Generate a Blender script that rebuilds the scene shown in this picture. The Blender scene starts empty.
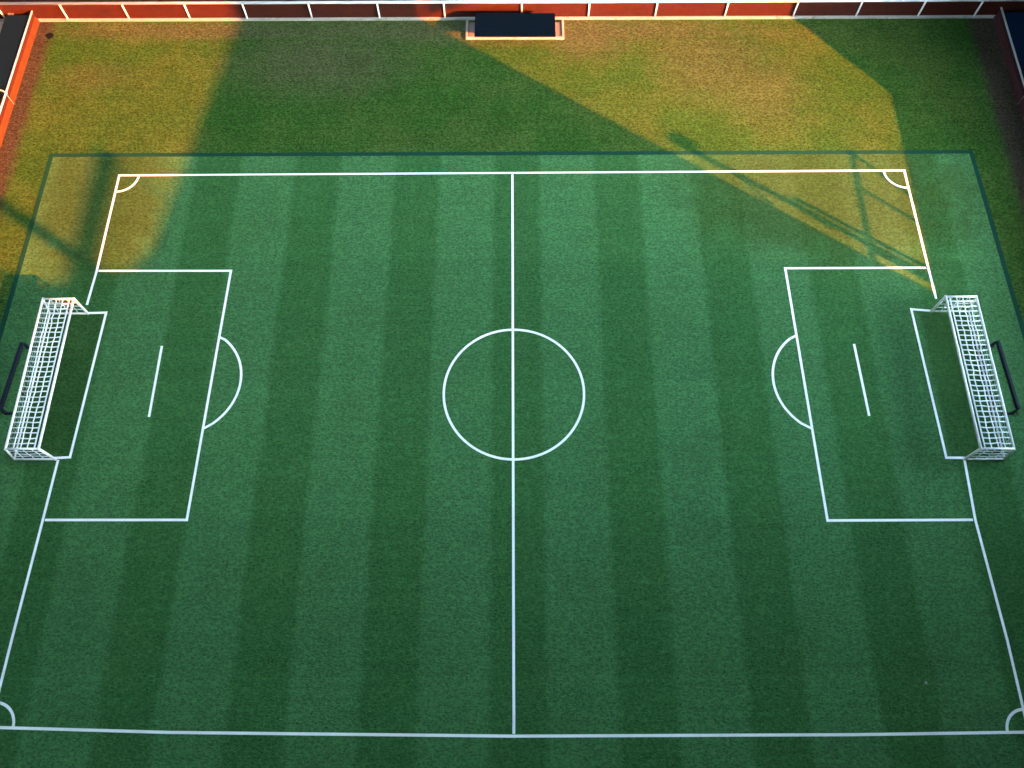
import bpy, bmesh, math, random
from mathutils import Vector, Matrix
random.seed(7)
sc = bpy.context.scene
COL = sc.collection
R = math.radians

# ------------------------------------------------------------------ sun geometry
EL = R(22.0)
TAN = math.tan(EL)
DX, DY = -0.8222, 0.5692          # ground direction the sunlight travels
NX, NY = 0.5692, 0.8222           # ground direction across it

def st(s, t):                     # (across, along) -> ground point
    return (s*NX + t*DX, s*NY + t*DY)

# ------------------------------------------------------------------ helpers
class MB:
    """collects shapes in one bmesh"""
    def __init__(self):
        self.bm = bmesh.new()
    def box(self, c, size, rz=0.0, bevel=0.0):
        m = Matrix.Translation(c) @ Matrix.Rotation(rz, 4, 'Z') @ Matrix.Diagonal((*size, 1))
        g = bmesh.ops.create_cube(self.bm, size=1.0, matrix=m)
        if bevel > 0:
            es = list({e for v in g['verts'] for e in v.link_edges})
            bmesh.ops.bevel(self.bm, geom=es, offset=bevel, segments=2, affect='EDGES', profile=0.5)
        return self
    def tube(self, pts, r, n=8, cap=True):
        pts = [Vector(p) for p in pts]
        rings = []
        for i, p in enumerate(pts):
            a = pts[max(0, i-1)]; b = pts[min(len(pts)-1, i+1)]
            d = (b-a).normalized()
            up = Vector((0, 0, 1)) if abs(d.z) < 0.95 else Vector((1, 0, 0))
            u = d.cross(up).normalized(); v = d.cross(u).normalized()
            rings.append([self.bm.verts.new(p + (u*math.cos(2*math.pi*k/n) + v*math.sin(2*math.pi*k/n))*r) for k in range(n)])
        for i in range(len(rings)-1):
            for k in range(n):
                self.bm.faces.new((rings[i][k], rings[i][(k+1) % n], rings[i+1][(k+1) % n], rings[i+1][k]))
        if cap:
            self.bm.faces.new(rings[0][::-1]); self.bm.faces.new(rings[-1])
        return self
    def prism(self, poly, z0, z1):
        lo = [self.bm.verts.new((x, y, z0)) for x, y in poly]
        hi = [self.bm.verts.new((x, y, z1)) for x, y in poly]
        n = len(poly)
        self.bm.faces.new(lo[::-1]); self.bm.faces.new(hi)
        for i in range(n):
            self.bm.faces.new((lo[i], lo[(i+1) % n], hi[(i+1) % n], hi[i]))
        return self
    def ribbon(self, pts, w, z, closed=False):
        """flat painted stripe of width w along pts"""
        P = [Vector((p[0], p[1])) for p in pts]
        n = len(P); L = []; Rr = []
        for i in range(n):
            if closed:
                a, b = P[i-1], P[(i+1) % n]
                d1 = (P[i]-a).normalized(); d2 = (b-P[i]).normalized()
            else:
                d1 = (P[i]-P[i-1]).normalized() if i > 0 else (P[1]-P[0]).normalized()
                d2 = (P[i+1]-P[i]).normalized() if i < n-1 else d1
            t = (d1+d2).normalized()
            nn = Vector((-t.y, t.x))
            k = 1.0/max(0.4, nn.dot(Vector((-d1.y, d1.x))))
            L.append(self.bm.verts.new((*(P[i]+nn*w*0.5*k), z)))
            Rr.append(self.bm.verts.new((*(P[i]-nn*w*0.5*k), z)))
        for i in range(n if closed else n-1):
            j = (i+1) % n
            self.bm.faces.new((Rr[i], Rr[j], L[j], L[i]))
        return self
    def build(self, name, mat, parent=None, smooth=False, loc=None):
        bmesh.ops.recalc_face_normals(self.bm, faces=self.bm.faces)
        me = bpy.data.meshes.new(name)
        self.bm.to_mesh(me); self.bm.free()
        me.materials.append(mat)
        if smooth:
            for p in me.polygons: p.use_smooth = True
        o = bpy.data.objects.new(name, me); COL.objects.link(o)
        if parent is not None:
            o.parent = parent
            o.matrix_parent_inverse = Matrix.Translation(-Vector(parent.location))
        return o

def tag(o, label=None, cat=None, group=None, kind=None):
    if label: o['label'] = label
    if cat: o['category'] = cat
    if group: o['group'] = group
    if kind: o['kind'] = kind
    return o

def thing(name, loc, label, cat, group=None):
    o = bpy.data.objects.new(name, None); COL.objects.link(o)
    o.location = loc; o.empty_display_size = 0.3
    return tag(o, label, cat, group)

# ------------------------------------------------------------------ materials
def new_mat(name):
    m = bpy.data.materials.new(name); m.use_nodes = True
    nt = m.node_tree; b = nt.nodes['Principled BSDF']
    return m, nt, b

class N:
    """tiny node builder"""
    def __init__(self, nt):
        self.nt = nt
        self.co = nt.nodes.new('ShaderNodeTexCoord').outputs['Object']
    def _in(self, sock, v):
        if isinstance(v, bpy.types.NodeSocket): self.nt.links.new(v, sock)
        elif v is not None:
            sock.default_value = v
    def math(self, op, a, b=None, c=None, clamp=False):
        n = self.nt.nodes.new('ShaderNodeMath'); n.operation = op; n.use_clamp = clamp
        self._in(n.inputs[0], a); self._in(n.inputs[1], b); self._in(n.inputs[2], c)
        return n.outputs[0]
    def mapped(self, scale=(1, 1, 1), loc=(0, 0, 0), rot=(0, 0, 0)):
        n = self.nt.nodes.new('ShaderNodeMapping')
        self._in(n.inputs['Vector'], self.co)
        n.inputs['Scale'].default_value = scale; n.inputs['Location'].default_value = loc
        n.inputs['Rotation'].default_value = rot
        return n.outputs[0]
    def noise(self, scale, detail=2, rough=0.5, vec=None, dist=0.0):
        n = self.nt.nodes.new('ShaderNodeTexNoise')
        self._in(n.inputs['Vector'], vec or self.co)
        n.inputs['Scale'].default_value = scale; n.inputs['Detail'].default_value = detail
        n.inputs['Roughness'].default_value = rough; n.inputs['Distortion'].default_value = dist
        return n.outputs['Fac']
    def voro(self, scale, vec=None):
        n = self.nt.nodes.new('ShaderNodeTexVoronoi')
        self._in(n.inputs['Vector'], vec or self.co); n.inputs['Scale'].default_value = scale
        return n.outputs['Distance']
    def sep(self):
        n = self.nt.nodes.new('ShaderNodeSeparateXYZ'); self._in(n.inputs[0], self.co)
        return n.outputs
    def step(self, v, lo, hi):               # smooth 0..1 between lo and hi
        n = self.nt.nodes.new('ShaderNodeMapRange'); n.interpolation_type = 'SMOOTHSTEP'
        self._in(n.inputs[0], v); n.inputs[1].default_value = lo; n.inputs[2].default_value = hi
        n.inputs[3].default_value = 0; n.inputs[4].default_value = 1
        return n.outputs[0]
    def mix(self, f, a, b, mode='MIX'):
        n = self.nt.nodes.new('ShaderNodeMix'); n.data_type = 'RGBA'; n.blend_type = mode
        self._in(n.inputs[0], f)
        self._in(n.inputs[6], (*a, 1) if isinstance(a, tuple) else a)
        self._in(n.inputs[7], (*b, 1) if isinstance(b, tuple) else b)
        return n.outputs[2]
    def scale(self, colr, f):                # colour * value
        n = self.nt.nodes.new('ShaderNodeVectorMath'); n.operation = 'SCALE'
        self._in(n.inputs[0], colr); self._in(n.inputs['Scale'], f)
        return n.outputs[0]
    def bump(self, h, strength, dist):
        n = self.nt.nodes.new('ShaderNodeBump')
        self._in(n.inputs['Height'], h); n.inputs['Strength'].default_value = strength
        n.inputs['Distance'].default_value = dist
        return n.outputs[0]

def blob(nd, x, y, cx, cy, rx, ry):
    """soft ellipse mask, 1 at its middle"""
    a = nd.math('DIVIDE', nd.math('SUBTRACT', x, cx), rx)
    b = nd.math('DIVIDE', nd.math('SUBTRACT', y, cy), ry)
    r = nd.math('SQRT', nd.math('ADD', nd.math('MULTIPLY', a, a), nd.math('MULTIPLY', b, b)))
    return r

def turf_grain(nd, amp):
    """brightness factor and height of short tufts combed sideways"""
    v1 = nd.mapped(scale=(0.8, 1.2, 1))
    f1 = nd.noise(12.0, 2, 0.75, v1, 0.4)
    f2 = nd.noise(19.0, 1, 0.6, v1)
    vd = nd.voro(10.5, v1)
    rows = nd.noise(1.0, 3, 0.6, nd.mapped(scale=(0.22, 5.0, 1)))
    big = nd.noise(0.7, 3, 0.55)
    g = nd.math('ADD', nd.math('MULTIPLY', nd.math('SUBTRACT', f1, 0.5), 1.9*amp),
                nd.math('MULTIPLY', nd.math('SUBTRACT', f2, 0.5), 2.0*amp))
    g = nd.math('ADD', g, nd.math('MULTIPLY', nd.math('SUBTRACT', vd, 0.40), 1.1*amp))
    g = nd.math('ADD', g, nd.math('MULTIPLY', nd.math('SUBTRACT', rows, 0.5), 0.55*amp))
    g = nd.math('ADD', g, nd.math('MULTIPLY', nd.math('SUBTRACT', big, 0.5), 0.45*amp))
    fac = nd.math('MAXIMUM', nd.math('ADD', 1.0, g), 0.2)
    h = nd.math('ADD', nd.math('MULTIPLY', f1, 0.8), nd.math('MULTIPLY', f2, 0.45))
    h = nd.math('ADD', h, nd.math('MULTIPLY', rows, 0.35))
    return fac, h

def mat_outer():
    m, nt, b = new_mat('outer_grass'); nd = N(nt)
    x, y, z = nd.sep()
    fac, h = turf_grain(nd, 0.8)
    patch = nd.noise(0.33, 4, 0.6)
    ragged = nd.noise(2.2, 4, 0.65)
    c = nd.mix(nd.step(patch, 0.38, 0.66), OUTER_A, OUTER_B)
    # worn earth: two bare fields, the strip along the side walls and the strip at the back wall
    rag = nd.math('MULTIPLY', nd.math('SUBTRACT', ragged, 0.5), 1.5)
    w = None
    for (cx, cy, rx, ry, k) in ((-7.8, 15.6, 4.2, 2.0, .55), (8.4, 15.8, 3.0, 2.4, .38), (10.2, 14.3, 2.2, 2.2, .28),
                                (-1.0, 17.3, 14., .9, .6), (-17.0, 14.8, 2.2, .9, .25), (-12.0, 17.3, 9.0, .6, .6), (3.2, 16.9, 2.2, 1.2, .55)):
        r = nd.math('ADD', blob(nd, x, y, cx, cy, rx, ry), rag)
        k1 = nd.math('MULTIPLY', nd.math('SUBTRACT', 1.0, nd.step(r, 0.15, 1.35)), k)
        w = k1 if w is None else nd.math('MAXIMUM', w, k1)
    ax = nd.math('ABSOLUTE', x)
    sd = nd.step(nd.math('ADD', nd.math('MULTIPLY', rag, 0.35), ax), 19.1, 19.65)
    sd = nd.math('MULTIPLY', sd, nd.math('SUBTRACT', 1.0, nd.math('MULTIPLY', nd.step(ax, 22., 23.), 0.8)))
    c = nd.mix(w, c, WORN)
    c = nd.mix(nd.math('MULTIPLY', sd, 0.9), c, EARTH)
    speck = nd.step(nd.noise(16., 1, .5), 0.60, 0.72)
    c = nd.mix(nd.math('MULTIPLY', nd.math('MULTIPLY', speck, 0.5), nd.math('MAXIMUM', sd, w)), c, (.12, .085, .07))
    nt.links.new(nd.scale(c, fac), b.inputs['Base Color'])
    b.inputs['Roughness'].default_value = 0.95; b.inputs['Specular IOR Level'].default_value = 0.0
    nt.links.new(nd.bump(h, 0.75, 0.06), b.inputs['Normal'])
    return m

def mat_pitch():
    m, nt, b = new_mat('pitch_turf'); nd = N(nt)
    x, y, z = nd.sep()
    fac, h = turf_grain(nd, 0.55)
    # mown bands along the short side of the pitch, edges slightly ragged
    wob = nd.math('MULTIPLY', nd.math('SUBTRACT', nd.noise(1.6, 4, .7), 0.5), 0.4)
    u = nd.math('ADD', nd.math('SUBTRACT', x, 0.22), wob)
    u = nd.math('DIVIDE', u, 3.86)
    fr = nd.math('ABSOLUTE', nd.math('SUBTRACT', nd.math('FRACT', nd.math('ADD', u, 20.5)), 0.5))   # 0 at the middle of a dark band
    light = nd.step(fr, 0.185, 0.265)
    # weaker bands across
    v = nd.math('ABSOLUTE', nd.math('SUBTRACT', nd.math('FRACT', nd.math('ADD', nd.math('DIVIDE', nd.math('ADD', y, nd.math('MULTIPLY', wob, .4)), 9.6), 10.12)), 0.5))
    cross = nd.step(v, 0.235, 0.265)
    c = nd.mix(light, PITCH_D, PITCH_L)
    c = nd.scale(c, nd.math('ADD', 0.95, nd.math('MULTIPLY', cross, 0.07)))
    # darker trodden turf in both goal mouths
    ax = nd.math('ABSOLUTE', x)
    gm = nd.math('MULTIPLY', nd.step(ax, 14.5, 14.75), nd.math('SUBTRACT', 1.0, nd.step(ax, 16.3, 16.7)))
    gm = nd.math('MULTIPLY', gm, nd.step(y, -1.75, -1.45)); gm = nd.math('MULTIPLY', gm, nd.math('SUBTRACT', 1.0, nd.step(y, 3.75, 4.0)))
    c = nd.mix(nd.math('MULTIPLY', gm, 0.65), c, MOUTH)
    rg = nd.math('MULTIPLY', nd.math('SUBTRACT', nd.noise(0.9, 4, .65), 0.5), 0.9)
    for cx, cy, rx, ry in ((-15.6, 8.6, 3.2, 4.2), (12.0, 9.2, 6.8, 3.8)):  # sunlit olive painted into the turf of both far corners
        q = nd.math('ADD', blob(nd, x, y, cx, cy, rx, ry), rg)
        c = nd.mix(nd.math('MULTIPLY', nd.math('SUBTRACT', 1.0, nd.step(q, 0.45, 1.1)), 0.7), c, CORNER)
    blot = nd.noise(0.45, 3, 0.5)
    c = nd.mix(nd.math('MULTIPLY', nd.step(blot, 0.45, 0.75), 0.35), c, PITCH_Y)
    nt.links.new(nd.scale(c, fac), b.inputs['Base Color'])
    b.inputs['Roughness'].default_value = 0.9; b.inputs['Specular IOR Level'].default_value = 0.0
    nt.links.new(nd.bump(h, 0.6, 0.05), b.inputs['Normal'])
    return m

def mat_plain(name, c, rough=0.6, var=0.12, scale=6.0, metal=0.0, bump=0.0, dirt=None, spec=0.4):
    m, nt, b = new_mat(name); nd = N(nt)
    f = nd.noise(scale, 4, 0.6)
    fac = nd.math('ADD', 1.0, nd.math('MULTIPLY', nd.math('SUBTRACT', f, 0.5), 2*var))
    cc = c
    if dirt:
        g = nd.noise(scale*0.35, 5, 0.7)
        cc = nd.mix(nd.math('MULTIPLY', nd.step(g, 0.52, 0.72), dirt[1]), c, dirt[0])
    else:
        cc = nd.mix(0.0, c, c)
    nt.links.new(nd.scale(cc, fac), b.inputs['Base Color'])
    b.inputs['Roughness'].default_value = rough; b.inputs['Metallic'].default_value = metal
    b.inputs['Specular IOR Level'].default_value = spec
    if bump > 0:
        nt.links.new(nd.bump(nd.noise(scale*6, 4, .6), bump, 0.02), b.inputs['Normal'])
    return m

def mat_line():
    m, nt, b = new_mat('line_paint'); nd = N(nt)
    f = nd.noise(30., 3, .6); g = nd.noise(3.0, 4, .6)
    c = nd.mix(nd.math('MULTIPLY', nd.step(f, .56, .78), .35), (.86, .88, .88), (.40, .50, .42))
    c = nd.mix(nd.math('MULTIPLY', nd.step(g, .5, .8), .15), c, (.5, .58, .5))
    nt.links.new(c, b.inputs['Base Color'])
    b.inputs['Roughness'].default_value = 0.8; b.inputs['Specular IOR Level'].default_value = 0.2
    nt.links.new(nd.bump(f, .4, .02), b.inputs['Normal'])
    return m

OUTER_A = (.025, .064, .013); OUTER_B = (.041, .073, .017)
WORN = (.066, .060, .035); EARTH = (.040, .027, .022)
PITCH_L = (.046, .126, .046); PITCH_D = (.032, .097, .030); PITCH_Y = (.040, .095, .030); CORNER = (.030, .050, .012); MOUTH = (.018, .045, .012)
M = {}
M['outer'] = mat_outer()
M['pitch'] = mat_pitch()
M['line'] = mat_line()
M['edge'] = mat_plain('edge_strip', (.010, .046, .030), .9, .3, 12, bump=.3, spec=0)
M['brick'] = mat_plain('terracotta_paint', (.046, .0125, .009), .9, .28, 3, bump=.3, dirt=((.032, .013, .012), .8), spec=0.02)
M['skirt'] = mat_plain('skirting_paint', (.070, .025, .009), .9, .25, 3, bump=.3, dirt=((.055, .017, .010), .7), spec=.02)
M['maroon'] = mat_plain('maroon_paint', (.055, .018, .020), .8, .2, 5, bump=.25, dirt=((.035, .016, .018), .5), spec=.2)
M['white'] = mat_plain('white_steel', (.82, .83, .84), .4, .06, 9, dirt=((.6, .58, .55), .25))
M['kerb'] = mat_plain('pale_concrete', (.30, .28, .26), .9, .3, 9, bump=.5, dirt=((.12, .10, .085), .75), spec=.1)
M['net'] = mat_plain('net_cord', (.80, .82, .85), .8, .1, 12, spec=.1)
M['navy'] = mat_plain('navy_sheet', (.0012, .005, .014), .9, .15, 3, bump=.06, spec=.0)
M['navy2'] = mat_plain('navy_cover', (.0045, .013, .026), .9, .2, 3, bump=.08, spec=.02)
M['blue'] = mat_plain('blue_cover', (.003, .013, .034), .7, .15, 3, bump=.08, spec=.08)
M['black'] = mat_plain('black_steel', (.007, .010, .022), .5, .15, 8, spec=.15)
M['terrace'] = mat_plain('terrace_concrete', (.34, .31, .26), .9, .12, 4, bump=.2)
M['pad'] = mat_plain('pad_concrete', (.16, .13, .12), .9, .2, 10, bump=.4)
M['wallgrey'] = mat_plain('render_wall', (.055, .052, .05), .9, .1, 2, bump=.15)
M['roofing'] = mat_plain('roof_felt', (.05, .05, .055), .9, .15, 2, bump=.2)
M['glass'] = mat_plain('dark_glass', (.02, .025, .03), .1, .02, 2)
M['iron'] = mat_plain('dark_iron', (.008, .009, .010), .8, .3, 8, spec=.03)
M['timber'] = mat_plain('bench_timber', (.22, .15, .09), .7, .2, 6)

def struct(mb, name, mat, label=None):
    o = mb.build(name, mat); o['kind'] = 'structure'
    if label: o['label'] = label
    return o

# ------------------------------------------------------------------ ground
g = MB()
bmesh.ops.create_grid(g.bm, x_segments=40, y_segments=40, size=600)
struct(g, 'ground', M['outer'], 'worn olive grass around the pitch, bare in places')
g = MB()
for x0, x1 in ((-60, -21.18),):
    g.prism([(x0, -30), (x1, -30), (x1, 18.9), (x0, 18.9)], -0.05, 0.03)
struct(g, 'terrace', M['terrace'], 'pale concrete terrace beyond the left wall')

EX0, EX1, EY0, EY1, EYL = -18.1, 18.1, -13.2, 10.98, 10.84
def ell(y):           # the mat's back edge is not quite square
    return EYL + (EY1-EYL)*(y+18)/36
mat_poly = [(-18.35, EY0), (18.5, EY0), (18.0, 11.0), (-17.97, 10.85)]
g = MB(); f = g.bm.faces.new([g.bm.verts.new((x, y, .005)) for x, y in mat_poly])
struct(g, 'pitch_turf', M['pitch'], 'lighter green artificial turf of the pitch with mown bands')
g = MB(); g.ribbon([(-18.35, EY0), (-17.97, 10.85), (18.0, 11.0), (18.5, EY0)], .17, .010)
struct(g, 'turf_edging', M['edge'], 'dark green strip edging the pitch turf')

# ------------------------------------------------------------------ pitch lines
LW = .085; LZ = .014
def arc(cx, cy, r, a0, a1, n=40):
    return [(cx + r*math.cos(R(a0+(a1-a0)*i/n)), cy + r*math.sin(R(a0+(a1-a0)*i/n))) for i in range(n+1)]
def line(name, strips, label, z=LZ, w=LW):
    g = MB()
    for pts, closed in strips: g.ribbon(pts, w, z, closed)
    return struct(g, name, M['line'], label)
line('boundary_line', [([(-15.05, -1.62), (-15.11, -3.65), (-15.24, -7.37), (-15.30, -9.84), (-10.0, -9.98), (.09, -10.08), (10.05, -10.04), (15.17, -9.97),
      (15.14, -7.38), (14.98, -3.65), (15.06, -1.62)], False),
      ([(-15.26, 4.22), (-15.18, 5.63), (-15.14, 9.89), (.05, 10.0), (15.22, 10.11), (15.30, 5.75), (15.33, 4.46)], False)],
     'white line painted round the pitch')
line('halfway_line', [([(.05, 9.93), (.09, -10.02)], False)], 'white halfway line down the middle of the pitch', LZ+.004)
line('centre_circle', [(arc(.10, .80, 2.41, 0, 360, 96)[:-1], True)], 'white circle at the middle of the pitch', LZ+.008)
line('penalty_area_line', [([(-15.11, 5.63), (-10.26, 5.63), (-10.46, -3.65), (-15.04, -3.65)], False)], 'white box line before the left goal', LZ+.004)
line('penalty_area_line', [([(15.22, 5.75), (10.05, 5.73), (10.21, -3.67), (14.90, -3.65)], False)], 'white box line before the right goal', LZ+.004)
line('penalty_arc', [([(-10.33, 2.93)] + arc(-11.37, 1.24, 2.03, 55, -55, 30)[1:-1] + [(-10.40, -.53)], False)], 'white arc on the left box', LZ+.008)
line('penalty_arc', [([(10.10, 2.99)] + arc(11.09, 1.25, 2.03, 125, 235, 30)[1:-1] + [(10.16, -.53)], False)], 'white arc on the right box', LZ+.008)
line('goal_area_line', [([(-15.16, 3.88), (-14.50, 3.90), (-14.67, -1.53), (-15.2, -1.56)], False)], 'short white box line at the left goal', LZ+.008)
line('goal_area_line', [([(15.1, 3.96), (14.35, 4.03), (14.47, -1.55), (15.1, -1.56)], False)], 'short white box line at the right goal', LZ+.008)
line('penalty_mark', [([(-12.29, 2.58), (-12.29, -.09)], False)], 'short white dash inside the left box', LZ, .085)
line('penalty_mark', [([(12.08, 2.65), (12.16, -.06)], False)], 'short white dash inside the right box', LZ, .085)
line('corner_arc', [(arc(-15.13, 9.88, .76, 0, -90, 16), False)], 'white quarter circle at the far left corner', LZ+.012)
line('corner_arc', [(arc(15.21, 10.09, .80, 180, 270, 16), False)], 'white quarter circle at the far right corner', LZ+.012)
line('corner_arc', [(arc(-15.29, -9.84, .68, 0, 90, 16), False)], 'white quarter circle at the near left corner', LZ+.012)
line('corner_arc', [(arc(15.16, -9.97, .62, 90, 180, 16), False)], 'white quarter circle at the near right corner', LZ+.012)

# ------------------------------------------------------------------ goals
def goal(side, xf, xbt, xbb, y0, y1, h, label):
    """xf front, xbt back at the top, xbb back at the ground; side -1 left, 1 right"""
    t = thing('football_goal', (xf, (y0+y1)/2, 0), label, 'goal', 'white goals on the pitch')
    pr = .045
    MB().tube([(xf, y1, 0.0), (xf, y1, h)], pr).build('post', M['white'], t, True)
    MB().tube([(xf, y0, 0.0), (xf, y0, h)], pr).build('post', M['white'], t, True)
    MB().tube([(xf, y0-.04, h), (xf, y1+.04, h)], pr).build('crossbar', M['white'], t, True)
    MB().tube([(xf+side*.15, y0, h-.03), (xf+side*.15, y1, h-.03)], .020).build('net_rail', M['white'], t, True)
    MB().tube([(xbt, y0-.04, h), (xbt, y1+.04, h)], .04).build('back_bar', M['white'], t, True)
    for y in (y0, y1):
        MB().tube([(xf, y, h), (xbt, y, h)], .038).build('top_side_bar', M['white'], t, True)
        MB().tube([(xbt, y, h), (xbb, y, .035)], .035).build('back_post', M['white'], t, True)
        MB().tube([(xf, y, .035), (xbb, y, .035)], .035).build('ground_side_bar', M['white'], t, True)
    MB().tube([(xbb, y0, .035), (xbb, y1, .035)], .03).build('ground_back_bar', M['white'], t, True)
    rnd = random.Random(3+side)
    # nets: sagging grids of cord
    def grid(P, nu, nv, r, name, sag):
        g = MB()
        jit = {}
        def pt(i, j, sub=0.0, along=None):
            if (i, j) not in jit:
                k = 0 if i in (0, nu) or j in (0, nv) else 1
                jit[(i, j)] = (rnd.uniform(-.018, .018)*k, rnd.uniform(-.018, .018)*k, rnd.uniform(-.02, .01)*k)
            p = P(i/nu, j/nv); q = jit[(i, j)]
            return (p[0]+q[0], p[1]+q[1], p[2]+q[2] - sag*math.sin(math.pi*i/nu)*math.sin(math.pi*j/nv))
        for i in range(nu+1):
            g.tube([pt(i, j) for j in range(nv+1)], r, 5)
        for j in range(nv+1):
            g.tube([pt(i, j) for i in range(nu+1)], r, 5)
        return g.build(name, M['net'], t, True)
    a, b2 = xf+side*.15, xbt-side*.02
    grid(lambda u, v: (a+(b2-a)*u, y0+(y1-y0)*v, h-.01), 4, 30, .0205, 'top_net', .05)
    grid(lambda u, v: (xbt+(xbb-xbt)*u, y0+(y1-y0)*v, h+(.05-h)*u), 4, 28, .003, 'back_net', -.0)
    for y in (y0, y1):
        grid(lambda u, v: (xf+(xbt+(xbb-xbt)*v-xf)*u, y, h+(.05-h)*v), 4, 4, .013, 'side_net', 0)
    return t
goal(-1, -15.14, -16.20, -16.50, -1.60, 3.86, 1.10, 'white net goal standing at the left end of the pitch')
goal(1, 15.05, 16.11, 16.38, -1.60, 3.94, 1.10, 'white net goal standing at the right end of the pitch')

# low black hurdles behind the goals
def hurdle(side, p0, p1, label):
    t = thing('low_barrier', ((p0[0]+p1[0])/2, (p0[1]+p1[1])/2, 0), label, 'barrier', 'low black barriers behind the goals')
    z = .38
    a = math.atan2(p1[1]-p0[1], p1[0]-p0[0]); L = math.hypot(p1[0]-p0[0], p1[1]-p0[1])
    MB().box(((p0[0]+p1[0])/2, (p0[1]+p1[1])/2, z), (L, .10, .14), a, .012).build('rail', M['black'], t)
    for p in (p0, p1):
        MB().box((p[0]-side*.02, p[1], z/2-.02), (.07, .07, z-.10)).build('leg', M['black'], t)
        MB().box((p[0]-side*.17, p[1]-.02, .03), (.42, .09, .06), 0, .01).build('foot', M['black'], t)
    return t
hurdle(-1, (-17.00, 2.52), (-17.17, .05), 'low black steel barrier behind the left goal')
hurdle(1, (16.92, 2.58), (17.04, .03), 'low black steel barrier behind the right goal')

# ------------------------------------------------------------------ perimeter walls
WX0, WY0, WX1, WY1 = -21.6, 17.90, 21.6, 18.07
def wy(x): return WY0 + (WY1-WY0)*(x+20)/40.4
wang = math.atan2(wy(1)-wy(0), 1.0)
H = .86
t = thing('perimeter_wall', (0, wy(0), 0), 'long terracotta wall with white rail and posts along the far side', 'wall')
Lw = 46.0
MB().box((0, wy(0)+.10, H/2), (Lw, .14, H), wang).build('panel', M['brick'], t)
MB().box((0, wy(0)-.03, .045), (Lw, .12, .09), wang, .02).build('kerb', M['kerb'], t)
MB().tube([(-Lw/2, wy(-Lw/2)-.01, H+.04), (Lw/2, wy(Lw/2)-.01, H+.04)], .06, 10).build('top_rail', M['white'], t, True)
posts = [-21.4, -18.76, -16.17, -13.59, -11.17, -8.43, -5.57, -2.81, .44, 3.26, 6.08, 9.03, 11.94, 14.6, 17.23, 19.61, 22.1]
for x in posts:
    MB().tube([(x, wy(x)-.01, .02), (x, wy(x)-.01, H+.03)], .036, 8).build('post', M['white'], t, True)

def side_wall(side, xa, ya, xb, yb, h, label, face, foot):
    t = thing('side_wall', (xa, ya, 0), label, 'wall')
    def prof(name, pts, mat):
        g = MB(); A = []; B = []
        for dx, z in pts:
            A.append(g.bm.verts.new((xa+side*dx, ya, z))); B.append(g.bm.verts.new((xb+side*dx, yb, z)))
        n = len(pts)
        g.bm.faces.new(A); g.bm.faces.new(B[::-1])
        for i in range(n): g.bm.faces.new((A[i], A[(i+1) % n], B[(i+1) % n], B[i]))
        return g.build(name, mat, t)
    prof('wall_face', [(.13, 0), (.05, h), (.16, h), (.28, 0)], face)
    prof('skirting', [(0, -.02), (.0, .06), (.095, .26), (.125, .0)], foot)
    MB().tube([(xa+side*.07, ya, h+.035), (xb+side*.07, yb, h+.035)], .038, 8).build('top_rail', M['white'], t, True)
    for y in (13.45, 8.6, 3.7, -1.2, -6.1):
        k = (y-ya)/(yb-ya); x = xa+(xb-xa)*k
        MB().tube([(x+side*-.01, y-.08, .02), (x+side*.05, y, h)], .012, 6).build('joint', M['kerb'], t, True)
    return t
side_wall(-1, -19.97, 17.86, -20.35, -12.0, .50, 'low orange wall with white rail on the left side', M['brick'], M['skirt'])
side_wall(1, 20.44, 18.02, 20.2, -12.0, .50, 'low dark red wall with white rail on the right side', M['maroon'], M['maroon'])

# flat covered stores beyond the side walls
def store(x0, x1, y0, y1, h, mat, label):
    t = thing('storage_box', ((x0+x1)/2, (y0+y1)/2, 0), label, 'storage box', 'flat covered boxes beyond the side walls')
    MB().box(((x0+x1)/2, (y0+y1)/2, (h-.06)/2), (x1-x0-.10, y1-y0-.10, h-.06)).build('body', M['wallgrey'], t)
    MB().box(((x0+x1)/2, (y0+y1)/2, h-.02), (x1-x0, y1-y0, .07), 0, .012).build('lid', mat, t)
    return t
store(-21.10, -20.16, 13.72, 17.66, .50, M['navy2'], 'flat dark navy box behind the left wall in the far corner')
store(20.62, 22.40, 13.75, 17.78, .50, M['blue'], 'flat deep blue box behind the right wall in the far corner')
o = MB().tube([(-20.06, 13.50, .52)] + [(-20.38+.30*math.cos(R(a)), 13.30+.34*math.sin(R(a)), .52) for a in range(20, 175, 15)] + [(-20.72, 13.2, .40), (-20.74, 13.18, 0)], .03, 8).build('pipe_hoop', M['white'], None, True)
tag(o, 'white bent pipe end beside the left navy box', 'pipe')
t = thing('kerb_block', (-21.2, 18.0, 0), 'pale stone kerb in the far left corner', 'kerb')
MB().box((-21.0, 17.78, .16), (.20, .32, .32), R(18), .02).build('block', M['kerb'], t)
MB().box((-21.0, 17.78, .345), (.24, .36, .05), R(18), .01).build('cap', M['kerb'], t)
t = thing('bollard', (21.95, 17.92, 0), 'small pale bollard in the far right corner', 'bollard')
MB().tube([(21.9, 17.85, 0), (21.9, 17.85, .55)], .06).build('stem', M['kerb'], t, True)
MB().tube([(21.9, 17.85, .55), (21.9, 17.85, .62)], .08).build('cap', M['white'], t, True)

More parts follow.
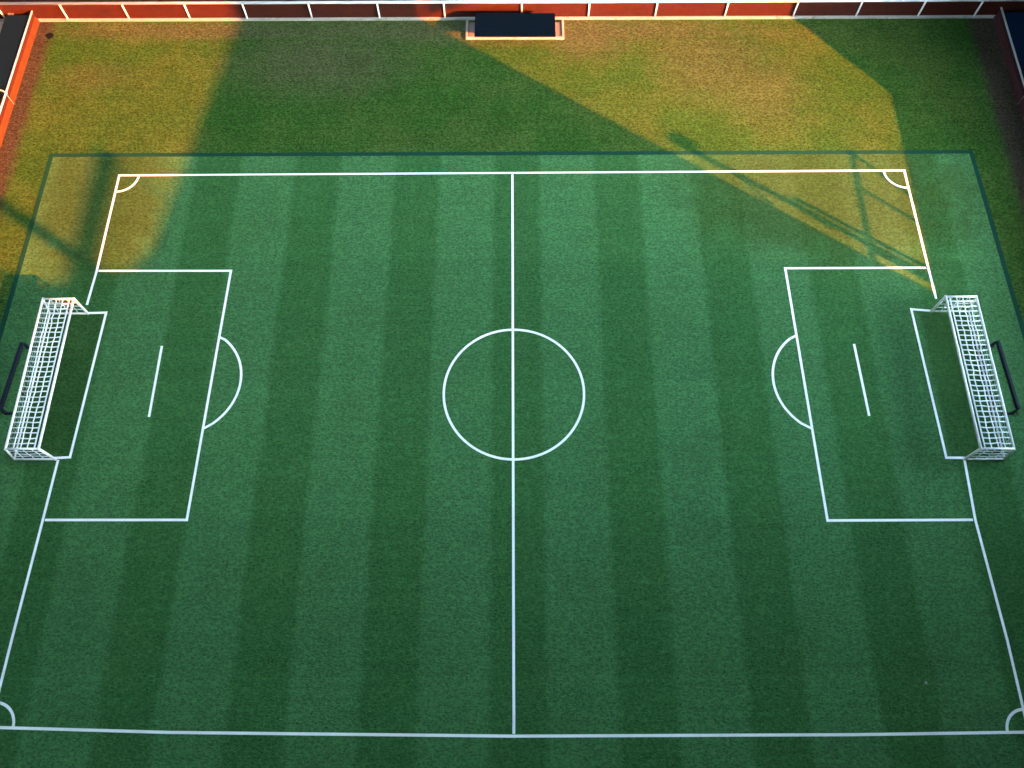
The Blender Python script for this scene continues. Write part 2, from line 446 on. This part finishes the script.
# ------------------------------------------------------------------ team shelter at the far wall
o = MB()
o.box((.16, 17.30, .03), (3.86, .84, .06))
tpad = thing('concrete_pad', (.16, 17.3, 0), 'concrete pad with pale kerb in front of the far wall', 'pad')
o.build('slab', M['pad'], tpad)
MB().box((.16, 16.85, .055), (4.12, .10, .11), 0, .015).build('kerb', M['kerb'], tpad)
MB().box((-1.86, 17.36, .055), (.10, .91, .11), 0, .015).build('kerb', M['kerb'], tpad)
MB().box((2.17, 17.36, .055), (.10, .91, .11), 0, .015).build('kerb', M['kerb'], tpad)
t = thing('team_shelter', (.16, 17.2, 0), 'dark navy flat roofed shelter at the far wall', 'shelter')
g = MB()
zr = .80
g.box((.16, 16.79, zr), (3.30, 1.24, .07), 0, .012)
g.build('roof', M['navy'], t)
for x in (-1.38, 1.70):
    for y in (17.02, 17.52 - .15):
        MB().box((x, y, .06+(zr-.095)/2), (.06, .06, zr-.10)).build('post', M['navy'], t)
MB().box((.16, 17.42, .45), (3.10, .03, .62)).build('back_panel', M['navy'], t)
MB().box((.16, 17.20, .36), (2.9, .30, .04), 0, .01).build('bench_seat', M['timber'], t)
for x in (-1.1, .16, 1.42):
    MB().box((x, 17.20, .20), (.05, .24, .28)).build('bench_leg', M['navy'], t)

# small things on the ground
t = thing('drain_cover', (-19.37, 17.03, 0), 'small dark drain cover in the bare far left corner', 'drain')
MB().tube([(-19.37, 17.03, .0), (-19.37, 17.03, .03)], .16, 20).build('rim', M['iron'], t)
g = MB()
for k in range(-2, 3): g.box((-19.37, 17.03+k*.05, .037), (.24-.05*abs(k), .028, .012))
g.build('grating', M['iron'], t)
g = MB()
vs = [g.bm.verts.new((12.40+dx, -8.61+dy, dz)) for dx, dy, dz in ((-.05, -.03, .02), (.04, -.05, .05), (.06, .03, .02), (-.01, .05, .06), (0, 0, .09), (0, .0, .012))]
for a, b_, c in ((0, 1, 4), (1, 2, 4), (2, 3, 4), (3, 0, 4), (1, 0, 5), (2, 1, 5), (3, 2, 5), (0, 3, 5)): g.bm.faces.new((vs[a], vs[b_], vs[c]))
o = g.build('paper_scrap', M['kerb']); tag(o, 'tiny white scrap of paper lying near the right corner', 'litter')

# ------------------------------------------------------------------ buildings outside the picture that shade the pitch
def block(name, prof, t0, depth, label, mat=M['wallgrey'], win=True):
    """building whose roofline seen along the sun is prof = [(s, t reached by its shadow)]"""
    sx, sy = st((prof[0][0]+prof[-1][0])/2, t0-depth/2)
    t = thing(name, (sx, sy, 0), label, 'building')
    g = MB(); F = []; B = []; FB = []; BB = []
    for s, tt in prof:
        z = (tt-t0)*TAN
        F.append(g.bm.verts.new((*st(s, t0), z))); B.append(g.bm.verts.new((*st(s, t0-depth), z)))
        FB.append(g.bm.verts.new((*st(s, t0), -.1))); BB.append(g.bm.verts.new((*st(s, t0-depth), -.1)))
    n = len(prof)
    for i in range(n-1):
        g.bm.faces.new((FB[i], FB[i+1], F[i+1], F[i])); g.bm.faces.new((BB[i+1], BB[i], B[i], B[i+1]))
        g.bm.faces.new((F[i], F[i+1], B[i+1], B[i]))
    g.bm.faces.new((FB[0], F[0], B[0], BB[0])); g.bm.faces.new((FB[-1], BB[-1], B[-1], F[-1]))
    bmesh.ops.remove_doubles(g.bm, verts=g.bm.verts, dist=1e-4)
    g.build('wall', mat, t)
    if win:
        ang = math.atan2(NY, NX)
        s0, s1 = prof[0][0], prof[-1][0]
        def top(s):
            for i in range(n-1):
                if prof[i][0] <= s <= prof[i+1][0]:
                    k = (s-prof[i][0])/max(1e-6, prof[i+1][0]-prof[i][0])
                    return (prof[i][1]+(prof[i+1][1]-prof[i][1])*k-t0)*TAN
            return 0
        s = s0+1.6
        while s < s1-1.2:
            z = 1.7
            while z+1.2 < min(top(s-.7), top(s+.7)):
                x, y = st(s, t0+.0)
                w = MB().box((x, y, z), (1.3, .10, 1.4), ang).build('window', M['white'], t)
                px, py = st(s, t0+.04)
                p = MB().box((px, py, z), (1.12, .06, 1.22), ang).build('pane', M['glass'], None)
                p.parent = w; p.matrix_parent_inverse = Matrix.Translation(-Vector(t.location))
                p.matrix_parent_inverse = (Matrix.Translation(t.location) @ w.matrix_parent_inverse).inverted() if False else Matrix.Identity(4)
                z += 3.1
            s += 2.9
    return t
block('apartment_building', [(-24, 6.2), (-5.9, 18.7), (-5.6, 17.0), (-3.2, 14.8), (-2.2, 14.75), (8.1, 19.7), (8.4, 46), (12.62, 46)], -22.0, 9.0,
      'tall grey building with sloping roof whose shadow covers the pitch')
block('gabled_house', [(19.2, -5.9), (19.85, -5.7), (20.5, -3.8), (21.0, -1.8), (21.6, .1), (22.4, 2.4), (23.2, 4.5)], -16.5, 8.0,
      'house with sloping roof whose shadow darkens the far right corner')
t = thing('flat_roofed_wing', (26.4, 3, 0), 'low flat roofed building beyond the right wall', 'building')
MB().box((26.55, 2.9, 1.95), (6.0, 10.6, 3.9)).build('wall', M['wallgrey'], t)
MB().box((26.55, 2.9, 3.95), (6.1, 10.7, .10)).build('roof', M['roofing'], t)
# railing frame on its roof
t = thing('roof_frame', (24.5, .8, 4.0), 'steel frame of posts and rails on the low flat roof', 'frame')
MB().tube([(24.5, -2.0, 5.5), (24.5, 3.25, 5.5)], .065).build('top_bar', M['iron'], t)
for y, lean in ((-1.2, 0), (1.6, .35), (3.25, 1.1)):
    MB().tube([(24.5, y, 5.5), (24.5, y-lean, 4.0)], .07).build('post', M['iron'], t)
# floodlight mast and a shorter pole next to the tall building
def mast(name, s, t0, tt, r, head, label):
    x, y = st(s, t0); z = (tt-t0)*TAN
    m = thing(name, (x, y, 0), label, 'mast')
    MB().tube([(x, y, 0), (x, y, z)], r).build('pole', M['iron'], m)
    if head:
        MB().box((x+.1, y+.12, z-.15), (.55, .3, .4), R(55)).build('lamp_head', M['iron'], m)
        MB().tube([(x, y, z-1.1), (x-.5*NX, y-.5*NY, z-1.9)], .06).build('bracket', M['iron'], m)
    else:
        MB().tube([(x, y, z), (x-.35*NX, y-.35*NY, z-.25), (x-.45*NX, y-.45*NY, z-.7)], r*.8).build('arm', M['iron'], m)
    return m
mast('floodlight_mast', 13.15, -19.5, 1.4, .12, True, 'dark floodlight mast beside the tall grey building')
mast('lamp_post', 13.42, -19.0, -3.8, .09, False, 'dark bent lamp post beside the tall grey building')
# sign frame on the tall roof
def roofpt(X, Y, z): return (X - DX*z/TAN, Y - DY*z/TAN, z)
t = thing('sign_frame', (21, -18, 14), 'open steel sign frame on the tall grey roof', 'frame')
MB().tube([roofpt(-15.8, 4.4, 18.6), roofpt(-15.78, 10.9, 18.6)], .23).build('bar', M['iron'], t)
for Yp in (4.6, 10.7):
    p = roofpt(-15.8, Yp, 18.6); MB().tube([p, (p[0], p[1], 12.5)], .05).build('post', M['iron'], t)
x, y = st(-4.0, -26); t = thing('roof_mast', (x, y, 12), 'thick mast on the tall grey roof', 'mast')
MB().tube([(x, y, 12), (x, y, 20.5)], .24).build('pole', M['iron'], t)
MB().box((x, y, 12.2), (.8, .8, .5)).build('base', M['iron'], t)
# unseen blocks added round the pitch, only narrowing the sky to darken its edges
def plain_block(x0, x1, y0, y1, h, label):
    t = thing('sky_blocker', ((x0+x1)/2, (y0+y1)/2, 0), label, 'building')
    MB().box(((x0+x1)/2, (y0+y1)/2, h/2), (x1-x0, y1-y0, h)).build('wall', M['wallgrey'], t)
    MB().box(((x0+x1)/2, (y0+y1)/2, h+.06), (x1-x0+.4, y1-y0+.4, .12)).build('roof', M['roofing'], t)
plain_block(-21, 4.8, -26, -12.3, 28.6, 'unseen tall grey block added to narrow the sky behind the near touchline')
plain_block(5.2, 14.5, -16.6, -12.3, 10.3, 'unseen narrow grey block added to cut sky light behind the near right corner')
plain_block(-34, -23.6, 3.2, 24.9, 28.6, 'unseen dark block added to cut sky light beyond the far left corner')
plain_block(22.8, 31, 10.4, 24.9, 28.6, 'unseen square grey block added to cut sky light beyond the far right corner')
plain_block(-34, 31, 25.0, 34, 28.6, 'unseen long dark block added to cut sky light beyond the far wall')
plain_block(-34, -21.2, -11.9, 3.0, 28.6, 'unseen grey block added to cut sky light beyond the left wall')

# unseen canopy added above the pitch to darken the edges, open in the middle
t = thing('vignette_canopy', (0, 4, 29), 'unseen dark canopy with an opening, added to darken the edges of the view', 'roof')
OX0, OX1, OY0, OY1 = OPEN = (-9, 9, 1.5, 13)
g = MB()
for (x0, x1, y0, y1) in ((-34, 31, -40, OY0), (-34, 31, OY1, 36), (-34, OX0, OY0, OY1), (OX1, 31, OY0, OY1), (31, 49, -10, 36)):
    g.box(((x0+x1)/2, (y0+y1)/2, 29.3), (x1-x0, y1-y0, .5))
g.build('deck', M['roofing'], t)
g = MB()
for (x0, x1, y0, y1) in ((OX0-.3, OX1+.3, OY0-.3, OY0-.01), (OX0-.3, OX1+.3, OY1+.01, OY1+.3), (OX0-.3, OX0-.01, OY0, OY1), (OX1+.01, OX1+.3, OY0, OY1)):
    g.box(((x0+x1)/2, (y0+y1)/2, 33.0), (x1-x0, y1-y0, 9.0))
g.build('rim', M['iron'], t)  # deep rim added to steepen the falloff of sky light
g = MB()
ang = math.atan2(NY, NX)
for s0, s1, z0 in ((-24, 8.3, 22.0), (12.75, 24.5, 14.6)):      # added screens cut low sky light and leave a slot for the sun
    x, y = st((s0+s1)/2, -22.3)
    g.box((x, y, (z0+29)/2), (s1-s0, .3, 29-z0), ang)
g.build('sky_screen', M['roofing'], t)

# ------------------------------------------------------------------ camera
cam = bpy.data.cameras.new('camera'); co = bpy.data.objects.new('camera', cam); COL.objects.link(co)
cam.sensor_width = 36.0; cam.lens = 36.0*836.4447/1024; cam.clip_end = 3000; cam.clip_start = .1
Rm = Matrix.Rotation(.0017234937661526415, 4, 'Z') @ Matrix.Rotation(.4038519482894602, 4, 'X') @ Matrix.Rotation(-.0018318586340427582, 4, 'Z')
co.matrix_world = Matrix.Translation((.0544918, -10.222984, 26.554124)) @ Rm
sc.camera = co

# ------------------------------------------------------------------ light
w = bpy.data.worlds.new('World'); sc.world = w; w.use_nodes = True
nt = w.node_tree; bg = nt.nodes['Background']
sky = nt.nodes.new('ShaderNodeTexSky'); sky.sky_type = 'NISHITA'; sky.sun_disc = False
sky.sun_elevation = EL
sun_dir = Vector((-DX*math.cos(EL), -DY*math.cos(EL), math.sin(EL)))     # towards the sun
sky.sun_rotation = math.atan2(sun_dir.x, sun_dir.y)
sky.air_density = 1.0; sky.dust_density = 0.3; sky.ozone_density = 2.0
tint = nt.nodes.new('ShaderNodeMix'); tint.data_type = 'RGBA'; tint.blend_type = 'MULTIPLY'; tint.inputs[0].default_value = 1
nt.links.new(sky.outputs[0], tint.inputs[6]); tint.inputs[7].default_value = (1.08, 1.0, .76, 1)     # the camera's white balance
nt.links.new(tint.outputs[2], bg.inputs['Color']); bg.inputs['Strength'].default_value = .15
sl = bpy.data.lights.new('sun', 'SUN'); so = bpy.data.objects.new('sun', sl); COL.objects.link(so)
sl.energy = 2.0; sl.angle = R(.5); sl.color = (.25, .058, .002)
so.rotation_euler = sun_dir.to_track_quat('Z', 'Y').to_euler()
so.location = (40, -40, 40)

vs = sc.view_settings
vs.view_transform = 'Standard'; vs.look = 'None'; vs.gamma = 1.0; vs.use_curve_mapping = False
vs.exposure = 6.45
sc.cycles.max_bounces = 6; sc.cycles.diffuse_bounces = 3
sc.cycles.use_denoising = True
